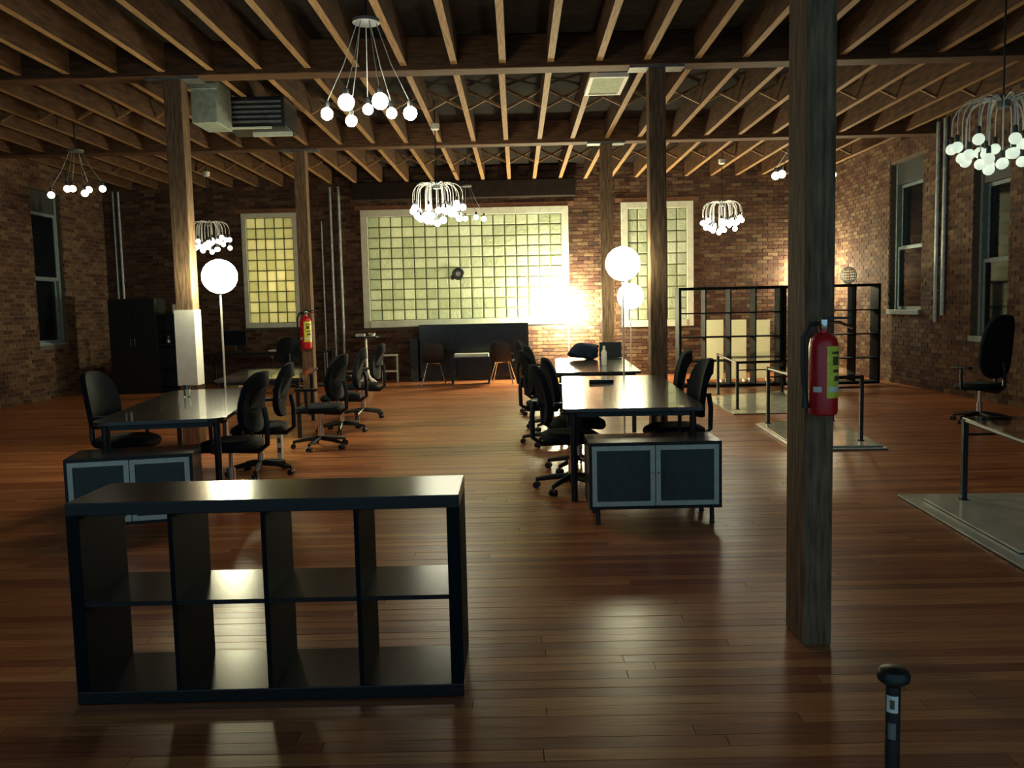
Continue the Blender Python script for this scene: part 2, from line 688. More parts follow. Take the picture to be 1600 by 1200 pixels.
# ceiling: deck, beams, joists, struts
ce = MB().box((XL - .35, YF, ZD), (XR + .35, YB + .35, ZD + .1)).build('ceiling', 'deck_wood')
tag(ce, 'dark plank ceiling over exposed timber joists', kind='structure')
ROWS = (3.75, 9.85, 14.25)
JS = .532
jx0 = P(780, 0, (ZJ - 1.5) * F_PX / 480).x
jx0 = G(778, 2, ZJ).x
joist_xs = []
x = jx0
while x > XL + .1: x -= JS
x += JS
while x < XR - .05:
    joist_xs.append(x)
    x += JS
edges = [YF] + [r for r in ROWS] + [YB]
jm = {}
for a, b_ in zip(edges, edges[1:]):
    L = round(b_ - a - .24 - (0 if b_ < YB else -.11), 3)
    jme = MB().box((-.036, -L / 2, 0), (.036, L / 2, ZD - ZJ)).mesh('joist', 'joist_shaded')
    jme.materials.append(MATS['joist_lit_face'])       # light and shade put into the colour: paler underside, darker sides
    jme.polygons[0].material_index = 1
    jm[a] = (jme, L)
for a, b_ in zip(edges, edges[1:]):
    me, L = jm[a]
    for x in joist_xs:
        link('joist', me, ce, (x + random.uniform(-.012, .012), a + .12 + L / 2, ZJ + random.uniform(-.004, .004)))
for r in ROWS:
    MB().box((XL, r - .13, ZJ - .05), (XR, r + .13, ZD - .002)).build('beam', 'beam_wood', ce, bevel=.012)
# herringbone struts at mid-bay
h_, w_ = ZD - ZJ, JS - .072
sm = []
for s in (-1, 1):
    mb = MB()
    for dz in (0,):
        p = [(-w_ / 2, 0, .02 if s > 0 else h_ - .06), (w_ / 2, 0, h_ - .06 if s > 0 else .02)]
        i = len(mb.v)
        for (px_, _, pz) in p:
            mb.v += [(px_, -.018, pz), (px_, .018, pz), (px_, .018, pz + .04), (px_, -.018, pz + .04)]
        mb.f += [(0, 1, 2, 3), (4, 7, 6, 5), (0, 4, 5, 1), (1, 5, 6, 2), (2, 6, 7, 3), (3, 7, 4, 0)]
    sm.append(mb.mesh('strut', 'strut_wood'))
for yb_ in (6.8, 12.0, 16.4):
    for x, x2 in zip(joist_xs, joist_xs[1:]):
        for k in (0, 1):
            link('strut', sm[k], ce, ((x + x2) / 2, yb_ + (k * .05 - .025), ZJ))
# dark header along the end wall
tr1 = MB().box((BH2[0] - .1, YB - .24, 3.80), (BH2[1] + .15, YB - .02, ZJ - .012)).build('trim_1', 'dark_timber', None, bevel=.01)
tag(tr1, 'dark timber header over the wide glass-block window', kind='structure')

# ------------------------------------------------------------------ timber posts
XPR, XPL = P(1026, 300, 9.85).x, P(283, 300, 9.85).x


def post(loc, sx, sy, label, ztop=ZJ - .05):
    t = thing('timber_post', label, 'post', loc, 0, 'timber posts')
    MB().box((-sx / 2, -sy / 2, 0), (sx / 2, sy / 2, ztop - .025)).build('shaft', 'post_wood', t, bevel=.012)
    cap = MB().box((-.30, -sy / 2 - .012, ztop - .025), (.30, sy / 2 + .012, ztop))
    cap.build('cap_plate', 'steel_grey', t)
    return t


g0, g1 = G(1241, 1028), G(1300, 1026)
post(((P(1259, 800, 3.65).x + P(1300, 800, 3.65).x) / 2, 3.65 + .13, 0), .125, .25, 'rough timber post with a red fire extinguisher and yellow label')
POST1 = Vector(((P(1259, 800, 3.65).x + P(1300, 800, 3.65).x) / 2, 3.65 + .13, 0))
post((XPR, 9.85, 0), .19, .19, 'timber post rising beside the round lantern that stands between two desks')
post((XPL, 9.85, 0), .20, .20, 'timber post wrapped in white paper beside a round lantern')
X3R, X3L = P(948, 350, 14.25).x, P(474, 350, 14.25).x
post((X3R, 14.25, 0), .19, .19, 'timber post behind the desk with the blue jacket')
post((X3L, 14.25, 0), .19, .19, 'timber post with a small extinguisher beside the narrow glass-block window')
# white paper around the lower part of the left post
zt = P(300, 484, 9.75).z
t = thing('paper_wrap', 'white paper sheet wrapped around the lower part of a timber post', 'paper', (XPL, 9.85, .70))
for (a, b_) in (((-.115, -.112, 0), (.112, -.104, zt - .70)), ((.104, -.104, 0), (.112, .10, zt - .70))):
    MB().box(a, b_).build('sheet', 'white_paper', t)

# ------------------------------------------------------------------ conduits


def conduit(x, y, z0, z1, r, label, clips_dir):
    t = thing('conduit_pipe', label, 'pipe', (x, y, z0), 0, 'vertical conduits on the brick')
    MB().tube([(0, 0, 0), (0, 0, z1 - z0)], r, 8).build('pipe', 'conduit', t, smooth=True)
    k = z0 + .5
    while k < z1:
        d = Vector(clips_dir)
        c = MB().box((-r * 1.5 if not d.x else min(0, d.x), -r * 1.5 if not d.y else min(0, d.y), k - z0 - .015),
                     (r * 1.5 if not d.x else max(0, d.x), r * 1.5 if not d.y else max(0, d.y), k - z0 + .015))
        c.build('clip', 'steel_grey', t)
        k += 1.1


for px_, lab in ((520, 'thin grey conduit on brick pier between glass-block windows, nearer the narrow one'),
                 (533, 'grey conduit on brick pier between glass-block windows, nearer the wide one')):
    conduit(P(px_, 420, YB - .06).x, YB - .055, .3, ZJ - .05, .032, lab, (0, .04, 0))
conduit(P(505, 420, YB - .06).x, YB - .055, .3, 3.4, .020, 'thinnest conduit on brick pier right by the narrow glass-block window', (0, .04, 0))
for px_, lab, z0 in ((1463, 'grey conduit on brick between the sash windows, reaching lower', 1.12), (1474, 'grey conduit on brick between the sash windows, ending slightly higher', 1.22)):
    r = ray(px_, 400)
    conduit(XR - .05, r.y * ((XR - .05) / r.x), z0, ZJ + .1, .035, lab, (.035, 0, 0))
for px_, lab in ((183, 'thin conduit near the dark corner behind the tall cabinet'), (191, 'thin conduit in the dark corner, nearer the end wall windows')):
    conduit(P(px_, 420, YB - .06).x, YB - .055, 1.75, ZJ - .05, .026, lab, (0, .04, 0))

# ------------------------------------------------------------------ open bookcase in front


def open_shelf(label, loc, rz, W, H, D, nc, nr, t_out, t_in, group=None, mat='black_laminate', mat2='black_foil'):
    t = thing('open_bookcase', label, 'bookcase', loc, rz, group)
    MB().box((-W / 2, 0, H - t_out), (W / 2, D, H)).build('top_panel', mat, t, bevel=.003)
    MB().box((-W / 2, 0, 0), (W / 2, D, t_out)).build('bottom_panel', mat, t, bevel=.003)
    for s in (-1, 1):
        a, b_ = sorted((s * W / 2, s * (W / 2 - t_out)))
        MB().box((a, 0, t_out), (b_, D, H - t_out)).build('side_panel', mat2, t, bevel=.003)
    cw, chh = (W - 2 * t_out - (nc - 1) * t_in) / nc, (H - 2 * t_out - (nr - 1) * t_in) / nr
    for c in range(1, nc):
        x0 = -W / 2 + t_out + c * cw + (c - 1) * t_in
        MB().box((x0, .002, t_out), (x0 + t_in, D - .002, H - t_out)).build('divider', mat2, t)
    for r in range(1, nr):
        z0 = t_out + r * chh + (r - 1) * t_in
        for c in range(nc):
            x0 = -W / 2 + t_out + c * (cw + t_in)
            MB().box((x0, .003, z0), (x0 + cw, D - .003, z0 + t_in)).build('shelf', mat, t)
    return t


fa, fb = G(122, 1102), G(726, 1088)
rz = math.atan2(fb.y - fa.y, fb.x - fa.x)
Wd = (fb - fa).length
mid = (fa + fb) / 2
open_shelf('long low black open bookcase with eight square cells, glossy top', (mid.x, mid.y, 0), rz, Wd, Wd * .53, .39, 4, 2, .05, .018)
print('bookcase', fa, fb, Wd)

# ------------------------------------------------------------------ glass-door cabinets


def cabinet(label, loc, rz, W=.90, H=.46, D=.42):
    t = thing('glass_cabinet', label, 'cabinet', loc, rz, 'low glass-door cabinets')
    z0 = .11
    b_ = MB()
    k = .02
    b_.box((-W / 2, 0, z0), (W / 2, D, z0 + k)).box((-W / 2, 0, z0 + H - k), (W / 2, D, z0 + H))
    b_.box((-W / 2, 0, z0 + k), (-W / 2 + k, D, z0 + H - k)).box((W / 2 - k, 0, z0 + k), (W / 2, D, z0 + H - k))
    b_.box((-W / 2 + k, D - .01, z0 + k), (W / 2 - k, D, z0 + H - k))
    b_.build('body', 'black_laminate', t)
    for s in (-1, 1):
        dw, dh, f = W / 2 - k - .004, H - 2 * k - .006, .032
        x0 = (k + .001 - W / 2) if s < 0 else .003
        zz = z0 + k + .003
        m_ = MB()
        m_.box((x0, -.004, zz), (x0 + f, .016, zz + dh)).box((x0 + dw - f, -.004, zz), (x0 + dw, .016, zz + dh))
        m_.box((x0 + f, -.004, zz), (x0 + dw - f, .016, zz + f)).box((x0 + f, -.004, zz + dh - f), (x0 + dw - f, .016, zz + dh))
        d = m_.build('door', 'aluminium', t)
        MB().box((x0 + f, .004, zz + f), (x0 + dw - f, .010, zz + dh - f)).build('pane', 'frosted_glass', d)
        xk = x0 + dw - f / 2 if s < 0 else x0 + f / 2
        MB().tube([(xk, -.004, zz + dh * .55), (xk, -.022, zz + dh * .55)], [.004, .008], 8).build('knob', 'chrome', d, smooth=True)
    for sx in (-1, 1):
        for yy in (.04, D - .04):
            MB().lathe([(.020, 0), (.016, .01), (.016, z0 - .005), (.026, z0)], 10, (sx * (W / 2 - .06), yy, 0)).build('leg', 'black_metal', t, smooth=True)
    return t


zc = .57
a, b_ = P(920, 700, 5.8), P(1128, 695, 5.8)
cabinet('low cabinet with two frosted glass doors at the end of the lantern-lit desk', ((a.x + b_.x) / 2, 5.8, 0), 0, W=b_.x - a.x)
ca, cb = G(98, 719, zc), G(300, 708, zc)
cabinet('low cabinet with two frosted glass doors standing behind the open bookcase', ((ca.x + cb.x) / 2, (ca.y + cb.y) / 2, 0), math.atan2(cb.y - ca.y, cb.x - ca.x), W=(cb - ca).length)

# ------------------------------------------------------------------ desks


def desk(label, cx, cy, L, W, yaw, h=.73, group=None, rounded=.03, mat='desk_laminate', legx=.08):
    t = thing('office_desk', label, 'desk', (cx, cy, 0), yaw, group)
    poly = []
    for (sx, sy, a0) in ((1, -1, -90), (1, 1, 0), (-1, 1, 90), (-1, -1, 180)):
        for k in range(4):
            a = math.radians(a0 + 30 * k)
            poly.append((sx * (W / 2 - rounded) + rounded * math.cos(a), sy * (L / 2 - rounded) + rounded * math.sin(a)))
    MB().prism(poly, h - .028, h).build('desk_top', mat, t, bevel=.003)
    for sx in (-1, 1):
        for sy in (-1, 1):
            MB().tube([(sx * (W / 2 - legx), sy * (L / 2 - .12), 0), (sx * (W / 2 - legx), sy * (L / 2 - .12), h - .028)], .026, 10).build('leg', 'black_metal', t, smooth=True)
    MB().box((-W / 2 + legx, -L / 2 + .11, h - .075), (W / 2 - legx, -L / 2 + .13, h - .03)).build('cross_rail', 'black_metal', t)
    MB().box((-W / 2 + legx, L / 2 - .13, h - .075), (W / 2 - legx, L / 2 - .11, h - .03)).build('cross_rail', 'black_metal', t)
    return t


def desk_px(label, nl, nr, fr, fl_, group, shrink=0, **kw):
    h = kw.get('h', .73)
    q = [G(*p, h) for p in (nl, nr, fr, fl_)]
    n, f = (q[0] + q[1]) / 2, (q[2] + q[3]) / 2
    W = ((q[1] - q[0]).length + (q[2] - q[3]).length) / 2
    d = f - n
    print(label, [tuple(round(c, 2) for c in v) for v in q], round(W, 2), round(d.length, 2))
    return desk(label, (n.x + f.x) / 2, (n.y + f.y) / 2, d.length - shrink, W, -math.atan2(d.x, d.y), group=group, **kw)


desk_px('long dark desk at the glass-door cabinet, reflecting the bright end wall', (888, 641), (1092, 634), (1036, 586), (873, 588), 'desks in rows')
desk_px('long dark desk with dark blue jacket, beyond the gap at the timber post', (870, 582), (1001, 580), (974, 558), (866, 560), 'desks in rows')
desk_px('dark desk with rounded corners beside the post wrapped in white paper', (140, 664), (345, 651), (424, 604), (262, 611), 'desks in rows', rounded=.12)
desk_px('dark desk behind the round lantern and the white-wrapped post', (338, 594), (470, 591), (498, 574), (378, 577), 'desks in rows')
desk('dark desk against the end wall below the narrow glass-block window', -5.1, 17.6, 1.0, 2.6, 0, group='desks in rows')

# ------------------------------------------------------------------ office chairs


def make_chair():
    t = thing('office_chair', '', 'chair')
    # faces +x
    pts, zs = [], .46
    mb = MB()
    n = 20
    def rr(a, sx, sy, k=3.2):
        c, s = math.cos(a), math.sin(a)
        return (sx * abs(c) ** (2 / k) * (1 if c >= 0 else -1), sy * abs(s) ** (2 / k) * (1 if s >= 0 else -1))
    prof = [(.55, .40), (.92, .405), (1.0, .435), (.97, .465), (.80, .485), (.45, .478), (.01, .472)]
    rings = []
    for (sc_, z) in prof:
        i = len(mb.v)
        for k in range(n):
            x_, y_ = rr(2 * PI * k / n, .25 * sc_, .245 * sc_)
            mb.v.append((x_, y_, z - (.02 * max(0, x_ - .12) / .13)))
        rings.append(i)
    for a, b_ in zip(rings, rings[1:]):
        for k in range(n):
            mb.f.append((a + k, a + (k + 1) % n, b_ + (k + 1) % n, b_ + k))
    mb.f.append(tuple(reversed(range(rings[0], rings[0] + n))))
    mb.f.append(tuple(range(rings[-1], rings[-1] + n)))
    mb.build('seat', 'chair_fabric', t, smooth=True)
    # backrest: curved rounded slab
    mb = MB()
    rows_ = []
    for fr_, th in ((0.98, -.028), (1.0, 0.0), (0.98, .022), (.7, .03), (.3, .03), (.01, .03)):
        i = len(mb.v)
        for k in range(n):
            yy, zz = rr(2 * PI * k / n, .225 * fr_, .25 * fr_, 3.0)
            w = 1 - .12 * max(0, zz / .25)
            xx = -.27 - .09 * (zz / .25) * .5 + .10 * (yy / .225) ** 2 * .5 + .025 * math.cos((zz / .25) * 1.4)
            mb.v.append((xx + th, yy * w, .79 + zz))
        rows_.append(i)
    i = len(mb.v)
    for k in range(n):
        j = rows_[0] + k
        mb.v.append((mb.v[j][0] - .005, mb.v[j][1] * .5, .79 + (mb.v[j][2] - .79) * .5))
    allr = [i] + rows_
    for a, b_ in zip(allr, allr[1:]):
        for k in range(n):
            mb.f.append((a + k, b_ + k, b_ + (k + 1) % n, a + (k + 1) % n))
    mb.f.append(tuple(range(allr[0], allr[0] + n)))
    mb.f.append(tuple(reversed(range(allr[-1], allr[-1] + n))))
    bk = mb.build('backrest', 'chair_fabric', t, smooth=True)
    MB().tube([(-.05, 0, .39), (-.24, 0, .385), (-.315, 0, .44), (-.32, 0, .62), (-.30, 0, .74)], .022, 8).build('back_support', 'black_plastic', t, smooth=True)
    for s in (-1, 1):
        MB().tube([(.02, s * .20, .40), (.02, s * .285, .42), (.02, s * .295, .66)], .016, 8).build('arm_post', 'black_plastic', t, smooth=True)
        MB().box((-.11, s * .295 - .035, .655), (.14, s * .295 + .035, .685)).build('armrest', 'black_plastic', t, bevel=.012, smooth=True)
    MB().lathe([(.03, .09), (.03, .25), (.018, .25), (.018, .385), (.07, .39), (.07, .405)], 12).build('gas_column', 'chrome', t, smooth=True)
    for k in range(5):
        a = 2 * PI * k / 5 + .3
        d = Vector((math.cos(a), math.sin(a), 0))
        lg = MB().tube([d * .02 + Vector((0, 0, .11)), d * .15 + Vector((0, 0, .10)), d * .30 + Vector((0, 0, .075))], [.028, .024, .017], 8).build('base_leg', 'black_plastic', t, smooth=True)
        c = d * .30
        w = Vector((-d.y, d.x, 0))
        cm = MB()
        for s in (-1, 1):
            cm.tube([c + w * (s * .007) + Vector((0, 0, .028)), c + w * (s * .027) + Vector((0, 0, .028))], .028, 12)
        cm.tube([c + Vector((0, 0, .03)), c + Vector((0, 0, .085))], .009, 8)
        cm.build('caster', 'black_plastic', lg, smooth=True)
    return t


ch0 = make_chair()
RB, LB = 'the desk lit by paired lanterns', 'the rounded desk'
chairs = [
    (.42, 7.0, .06, 'black office chair nearest the glass-door cabinet, backed away from the bookcase, at the lantern-lit desk'),
    (.54, 7.85, -.05, 'black office chair second from the cabinet, at the lantern-lit desk on the aisle side'),
    (.33, 9.4, .15, 'black office chair by the gap between the two lantern-lit desks, aisle side'),
    (.40, 10.55, .0, 'black office chair at the desk with the blue jacket, nearer the gap, aisle side'),
    (.30, 12.1, -.2, 'black office chair at the desk with the blue jacket, nearer the end wall, aisle side'),
    (1.30, 7.25, PI + .06, 'black office chair across the lantern-lit desk, opposite the one by the cabinet'),
    (1.42, 8.75, PI - .1, 'black office chair across the lantern-lit desk beside the timber post'),
    (-2.36, 6.95, PI - .1, 'black office chair at the rounded desk, aisle side, just behind the bookcase'),
    (-2.42, 7.95, PI + .12, 'black office chair at the rounded desk, aisle side, second from the bookcase'),
    (-2.2, 9.45, PI - .2, 'black office chair at the end of the rounded desk, aisle side, turned slightly'),
    (-2.22, 10.7, PI + .1, 'black office chair at the desk behind the white-wrapped post, aisle side'),
    (-2.2, 12.1, PI - .1, 'black office chair beyond the desk behind the wrapped post, towards the round table'),
    (-3.36, 7.3, -.12, 'black office chair with lit curved back on the wall side of the rounded desk'),
    (-4.35, 16.3, 1.9, 'black office chair at the end-wall desk below the narrow glass-block window'),
    (5.5, 10.3, 1.98, 'lone high-backed black office chair by the brick side wall under the sash window'),
]
for i, (x, y, a, lab) in enumerate(chairs):
    oc = place(ch0, i == 0, (x, y, 0), a, lab, 'black office chairs')
    if 'lone' in lab:                                   # this one has a taller, wider back
        for k in oc.children:
            if k.name.startswith('backrest'):
                k.scale = (1, 1.15, 1.5)
                k.location = (0, 0, -.27)

# ------------------------------------------------------------------ chandeliers


def dome_chandelier(label, loc, mat, R=.37, drop=.56, n=30):
    """loc: centre of the dome top; hangs from the ceiling"""
    t = thing('dome_chandelier', label, 'chandelier', loc, 0, 'dome chandeliers of bare bulbs')
    top = ZD - loc[2]
    MB().tube([(0, 0, -.02), (0, 0, top - .001)], .008, 6).build('cord', 'black_metal', t)
    zc_ = ZJ - .10 - loc[2]
    MB().lathe([(.03, zc_), (.06, zc_ + .015), (.065, zc_ + .09), (.02, zc_ + .10)], 14).build('canopy', 'white_paint', t, smooth=True)
    MB().lathe([(.03, -.10), (.055, -.09), (.055, -.03), (.02, .01)], 12).build('hub', 'steel_grey', t, smooth=True)
    rs = random.Random(5)
    for k in range(n):
        ring = k % 3
        a = 2 * PI * k / n + rs.uniform(-.1, .1)
        r = (R, R * .78, R * .46)[ring] * rs.uniform(.93, 1.04)
        zb = -drop + rs.uniform(0, .20) + (0, -.02, -.05)[ring] + .04
        d = Vector((math.cos(a), math.sin(a), 0))
        pts = [d * .04 + Vector((0, 0, -.04))]
        for q in range(1, 8):
            u = q / 7
            pts.append(d * (.04 + (r - .04) * math.sin(u * PI / 2)) + Vector((0, 0, -.04 + .05 * math.sin(u * PI) - .15 * (u ** 2))))
        pts.append(Vector((d.x * r, d.y * r, zb + .09)))
        ar = MB().tube(pts, .005, 5).build('wire_arm', 'white_paint', t, smooth=True)
        c = Vector((d.x * r, d.y * r, zb))
        b_ = MB().sphere(c, .047, 10, 7).build('bulb', mat, ar, smooth=True)
        MB().lathe([(.017, .04), (.02, .05), (.018, .095), (.006, .105)], 8, tuple(c)).build('socket', 'black_metal', ar, smooth=True)
    return t


def splay_chandelier(label, loc, n=7, R=.36, drop=.78, seed=1, mat='bulb_glow', at=None, rmin=.55):
    """loc: ceiling plate; cords splay out to bare bulbs"""
    t = thing('splay_chandelier', label, 'chandelier', loc, 0, 'cord chandeliers of bare bulbs')
    top = ZD - loc[2]
    rs = random.Random(seed)
    MB().tube([(0, 0, 0), (0, 0, top)], .012, 8).build('stem', 'black_metal', t, smooth=True)
    MB().lathe([(.06, top - .04), (.06, top - .005), (.02, top)], 12).build('canopy', 'steel_grey', t, smooth=True)
    MB().lathe([(.10, -.025), (.11, -.02), (.11, .005), (.02, .015)], 16).build('plate', 'steel_grey', t, smooth=True)
    for k in range(n):
        a = 2 * PI * (k + .35) / n + rs.uniform(-.18, .18)
        r = R * rs.uniform(rmin, 1.08)
        zb = -drop + rs.uniform(-.08, .08)
        d = Vector((math.cos(a), math.sin(a), 0))
        c = Vector((d.x * r, d.y * r, zb))
        br = .05
        if at:
            c = at[k][0] - Vector(loc)
            br = at[k][1]
            d = Vector((c.x, c.y, 0)).normalized()
            r, zb = math.hypot(c.x, c.y), c.z
        pts = [d * .08 + Vector((0, 0, -.02)), d * (.08 + (r - .08) * .45) + Vector((0, 0, -.02 + (zb + .1) * .52)), c + Vector((0, 0, .09))]
        ar = MB().tube(pts, .004, 5).build('cord', 'conduit', t, smooth=True)
        MB().sphere(c, br, 12, 8).build('bulb', mat, ar, smooth=True)
        MB().lathe([(.018, .045), (.022, .055), (.02, .10), (.006, .11)], 8, tuple(c)).build('socket', 'black_metal', ar, smooth=True)
    return t


splay_chandelier('cord chandelier with seven bright globe bulbs above the aisle', P(572, 32, 7.15), 7, .40, .80, 3, at=[(P(541, 160, 6.85), .064), (P(594, 158, 6.9), .064), (P(511, 178, 7.2), .05), (P(549, 189, 7.3), .048), (P(612, 177, 7.55), .046), (P(641, 177, 7.1), .055), (P(575, 171, 7.6), .046)])
splay_chandelier('small cord chandelier of bulbs by the dark brick side wall', P(118, 235, 12.6), 6, .34, .58, 5, 'bulb_low')
splay_chandelier('small cord chandelier hanging before the wide glass-block window', P(728, 290, 17.2), 5, .33, .58, 8, 'bulb_mid')
splay_chandelier('cord chandelier half hidden behind the post with the extinguisher', P(1257, 200, 11.4), 6, .42, .58, 9, 'bulb_bay', rmin=.85)
dome_chandelier('fountain-shaped bulb chandelier over the aisle before the wide glass-block window', P(682, 285, 12.7), 'bulb_aisle')
dome_chandelier('large fountain-shaped bulb chandelier near the brick wall with sash windows', P(1568, 150, 7.3), 'bulb_dim')
dome_chandelier('fountain-shaped bulb chandelier over the black open shelving', P(1128, 314, 16.4), 'bulb_mid')
dome_chandelier('fountain-shaped bulb chandelier behind the post wrapped in white paper', P(326, 345, 16.4), 'bulb_low')

# ------------------------------------------------------------------ lantern floor lamps


def lantern_lamp(label, x, y, globes, glow='lantern_glow', base_r=.14):
    t = thing('lantern_lamp', label, 'floor lamp', (x, y, 0), 0, 'paper lantern floor lamps')
    MB().lathe([(base_r, 0), (base_r, .012), (base_r * .9, .022), (.02, .03)], 24).build('base', 'white_paint', t, smooth=True)
    ztop = max(z for (_, z, r) in globes)
    lo = min(z - r for (_, z, r) in globes)
    MB().tube([(0, 0, .025), (0, 0, lo + .02)], .011, 8).build('pole', 'white_paint', t, smooth=True)
    prev = None
    for (dx, z, r) in sorted(globes, key=lambda g: g[1]):
        mb = MB()
        pr = []
        for j in range(17):
            a = PI * j / 16
            pr.append((max(.03, r * math.sin(a) * (1.0 if j % 2 else .985)), -r * math.cos(a) * .97))
        g = mb.lathe(pr, 24, (dx, 0, z)).build('paper_shade', glow, t, smooth=True)
        MB().lathe([(.034, -r * .985), (.034, -r * .95)], 16, (dx, 0, z), caps=True).build('rim_ring', 'steel_grey', g)
        if prev:
            MB().tube([(prev[0], 0, prev[1] + prev[2] - .03), (dx, 0, z - r + .03)], .011, 8).build('pole', 'white_paint', t, smooth=True)
        prev = (dx, z, r)
    return t


c = P(343, 432, 9.72)
lantern_lamp('round paper lantern floor lamp beside the white-wrapped post', c.x, c.y, [(0, c.z, .195)], base_r=.12)
c = P(973, 412, 9.76)
lantern_lamp('round paper lantern floor lamp standing between two desks beside a timber post', c.x, c.y, [(0, c.z, .195)], 'lantern_desk_glow', .11)
c = P(985, 463, 13.35)
lantern_lamp('shorter paper lantern floor lamp behind the desk with the blue jacket', c.x, c.y, [(0, c.z, .205)], 'lantern_far_glow')
c = P(888, 484, 18.05)
lantern_lamp('paper lantern floor lamp close against the end wall beside the black sideboard', c.x, c.y, [(0, c.z, .2)], 'lantern_wall_glow')
c = P(1262, 425, 18.2)
lantern_lamp('paper lantern floor lamp near the corner behind the open shelving', c.x, c.y, [(0, c.z, .17)], 'lantern_corner_glow')

# ------------------------------------------------------------------ fire extinguishers


def extinguisher(label, loc, rz, s=1.0):
    """back of the wall hook at loc (bottom of the bracket), faces -y"""
    t = thing('fire_extinguisher', label, 'fire extinguisher', loc, rz)
    r = .058
    cy = -r - .03
    MB().lathe([(.045, 0), (.056, .008), (r, .02), (r, .285), (.053, .315), (.036, .335), (.02, .342), (.02, .36)], 24, (0, cy, 0)).build('cylinder', 'red_paint', t, smooth=True)
    lab = MB()
    rows_ = []
    for z in (.075, .15, .22, .287):
        rows_.append([(((r + .0012) * math.sin(a)), cy - (r + .0012) * math.cos(a), z) for a in [math.radians(-6 + 12 * k) for k in range(10)]])
    lb = lab.grid(rows_).build('label_sheet', 'yellow_label', t, smooth=True)
    for z, h_, a0, a1 in ((.145, .02, 25, 70), (.18, .012, 20, 75), (.21, .035, 18, 50), (.255, .01, 15, 80)):
        MB().grid([[((r + .0018) * math.sin(math.radians(a0 + (a1 - a0) * k / 5)), cy - (r + .0018) * math.cos(math.radians(a0 + (a1 - a0) * k / 5)), zz) for k in range(6)] for zz in (z, z + h_)]).build('print_block', 'label_print', lb)
    for z, h_, a0, a1 in ((.10, .022, -60, -25), (.10, .022, 5, 60), (.125, .016, 40, 85)):
        MB().grid([[((r + .002) * math.sin(math.radians(a0 + (a1 - a0) * k / 5)), cy - (r + .002) * math.cos(math.radians(a0 + (a1 - a0) * k / 5)), zz) for k in range(6)] for zz in (z, z + h_)]).build('white_sticker', 'label_white', t)
    MB().lathe([(.022, .355), (.024, .36), (.024, .395), (.012, .40)], 12, (0, cy, 0)).build('valve', 'chrome', t, smooth=True)
    MB().box((-.012, cy - .012, .395), (.115, cy + .012, .405)).build('lever', 'black_metal', t, bevel=.003)
    MB().tube([(.01, cy, .385), (.06, cy, .383), (.12, cy, .360)], .007, 6).build('carry_handle', 'chrome', t, smooth=True)
    MB().tube([(-.02, cy, .38), (-.06, cy, .375), (-.085, cy, .32), (-.085, cy, .20), (-.075, cy, .09)], .010, 8).build('hose', 'black_plastic', t, smooth=True)
    MB().tube([(-.075, cy, .10), (-.073, cy, .03)], [.010, .016], 8).build('nozzle', 'black_plastic', t, smooth=True)
    br = MB().box((-.02, -.03, .05), (.02, 0, .33))
    br.build('bracket', 'steel_grey', t)
    t.scale = (s, s, s)
    return t


c = P(1279, 646, 3.62)
extinguisher('red fire extinguisher with yellow label on the rough timber post', (c.x, POST1.y - .125, c.z), 0)
c = P(481, 545, 14.1)
extinguisher('small red fire extinguisher on post beside the narrow glass-block window', (c.x, 14.25 - .095, c.z), 0, 1.55)

# ------------------------------------------------------------------ ceiling equipment
q = [G(921, 119, 4.12), G(983, 119, 4.12), G(968, 148, 4.12), G(914, 148, 4.12)]
x0, x1 = (q[0].x + q[3].x) / 2, (q[1].x + q[2].x) / 2
y0, y1 = (q[0].y + q[1].y) / 2, (q[2].y + q[3].y) / 2
t = thing('ceiling_vent', 'white framed ceiling vent hanging under the joists by the post', 'vent', ((x0 + x1) / 2, (y0 + y1) / 2, 4.11))
hw, hl = (x1 - x0) / 2, (y1 - y0) / 2
f = MB()
f.box((-hw, -hl, 0), (-hw + .045, hl, .05)).box((hw - .045, -hl, 0), (hw, hl, .05)).box((-hw + .045, -hl, 0), (hw - .045, -hl + .045, .05)).box((-hw + .045, hl - .045, 0), (hw - .045, hl, .05))
f.build('frame', 'white_paint', t)
MB().box((-hw + .045, -hl + .045, .012), (hw - .045, hl - .045, .03)).build('filter_panel', 'vent_filter', t)

x0, x1 = P(350, 205, 10.9).x, P(446, 205, 10.9).x
t = thing('unit_heater', 'dark louvred unit heater hung under the joists near the wrapped post', 'heater', ((x0 + x1) / 2, 11.2, 3.74))
hw = (x1 - x0) / 2
MB().box((-hw, -.30, .05), (hw, .30, .42)).build('casing', 'black_metal', t, bevel=.01)
for k in range(5):
    MB().box((-hw + .04, -.325, .10 + .06 * k), (hw - .04, -.30, .125 + .06 * k)).build('louvre', 'steel_grey', t)
MB().box((-hw, -.33, .03), (hw * .55, -.28, .05)).build('edge_strip', 'aluminium', t)
MB().box((-hw * .3, .0, .0), (hw, .06, .05)).build('edge_strip', 'aluminium', t)
x0, x1 = P(306, 170, 10.4).x, P(345, 170, 10.4).x
zb = P(325, 196, 10.4).z
t = thing('duct_box', 'pale sheet-metal duct box at the top of the wrapped post', 'duct', ((x0 + x1) / 2, 10.55, zb))
MB().box((-(x1 - x0) / 2, -.3, 0), ((x1 - x0) / 2, .25, ZD - zb - .001)).build('box', 'duct_metal', t, bevel=.008)
MB().box((-(x1 - x0) / 2 - .02, -.32, ZJ - zb - .06), ((x1 - x0) / 2 + .02, -.3, ZJ - zb - .0)).build('flange', 'duct_metal', t)

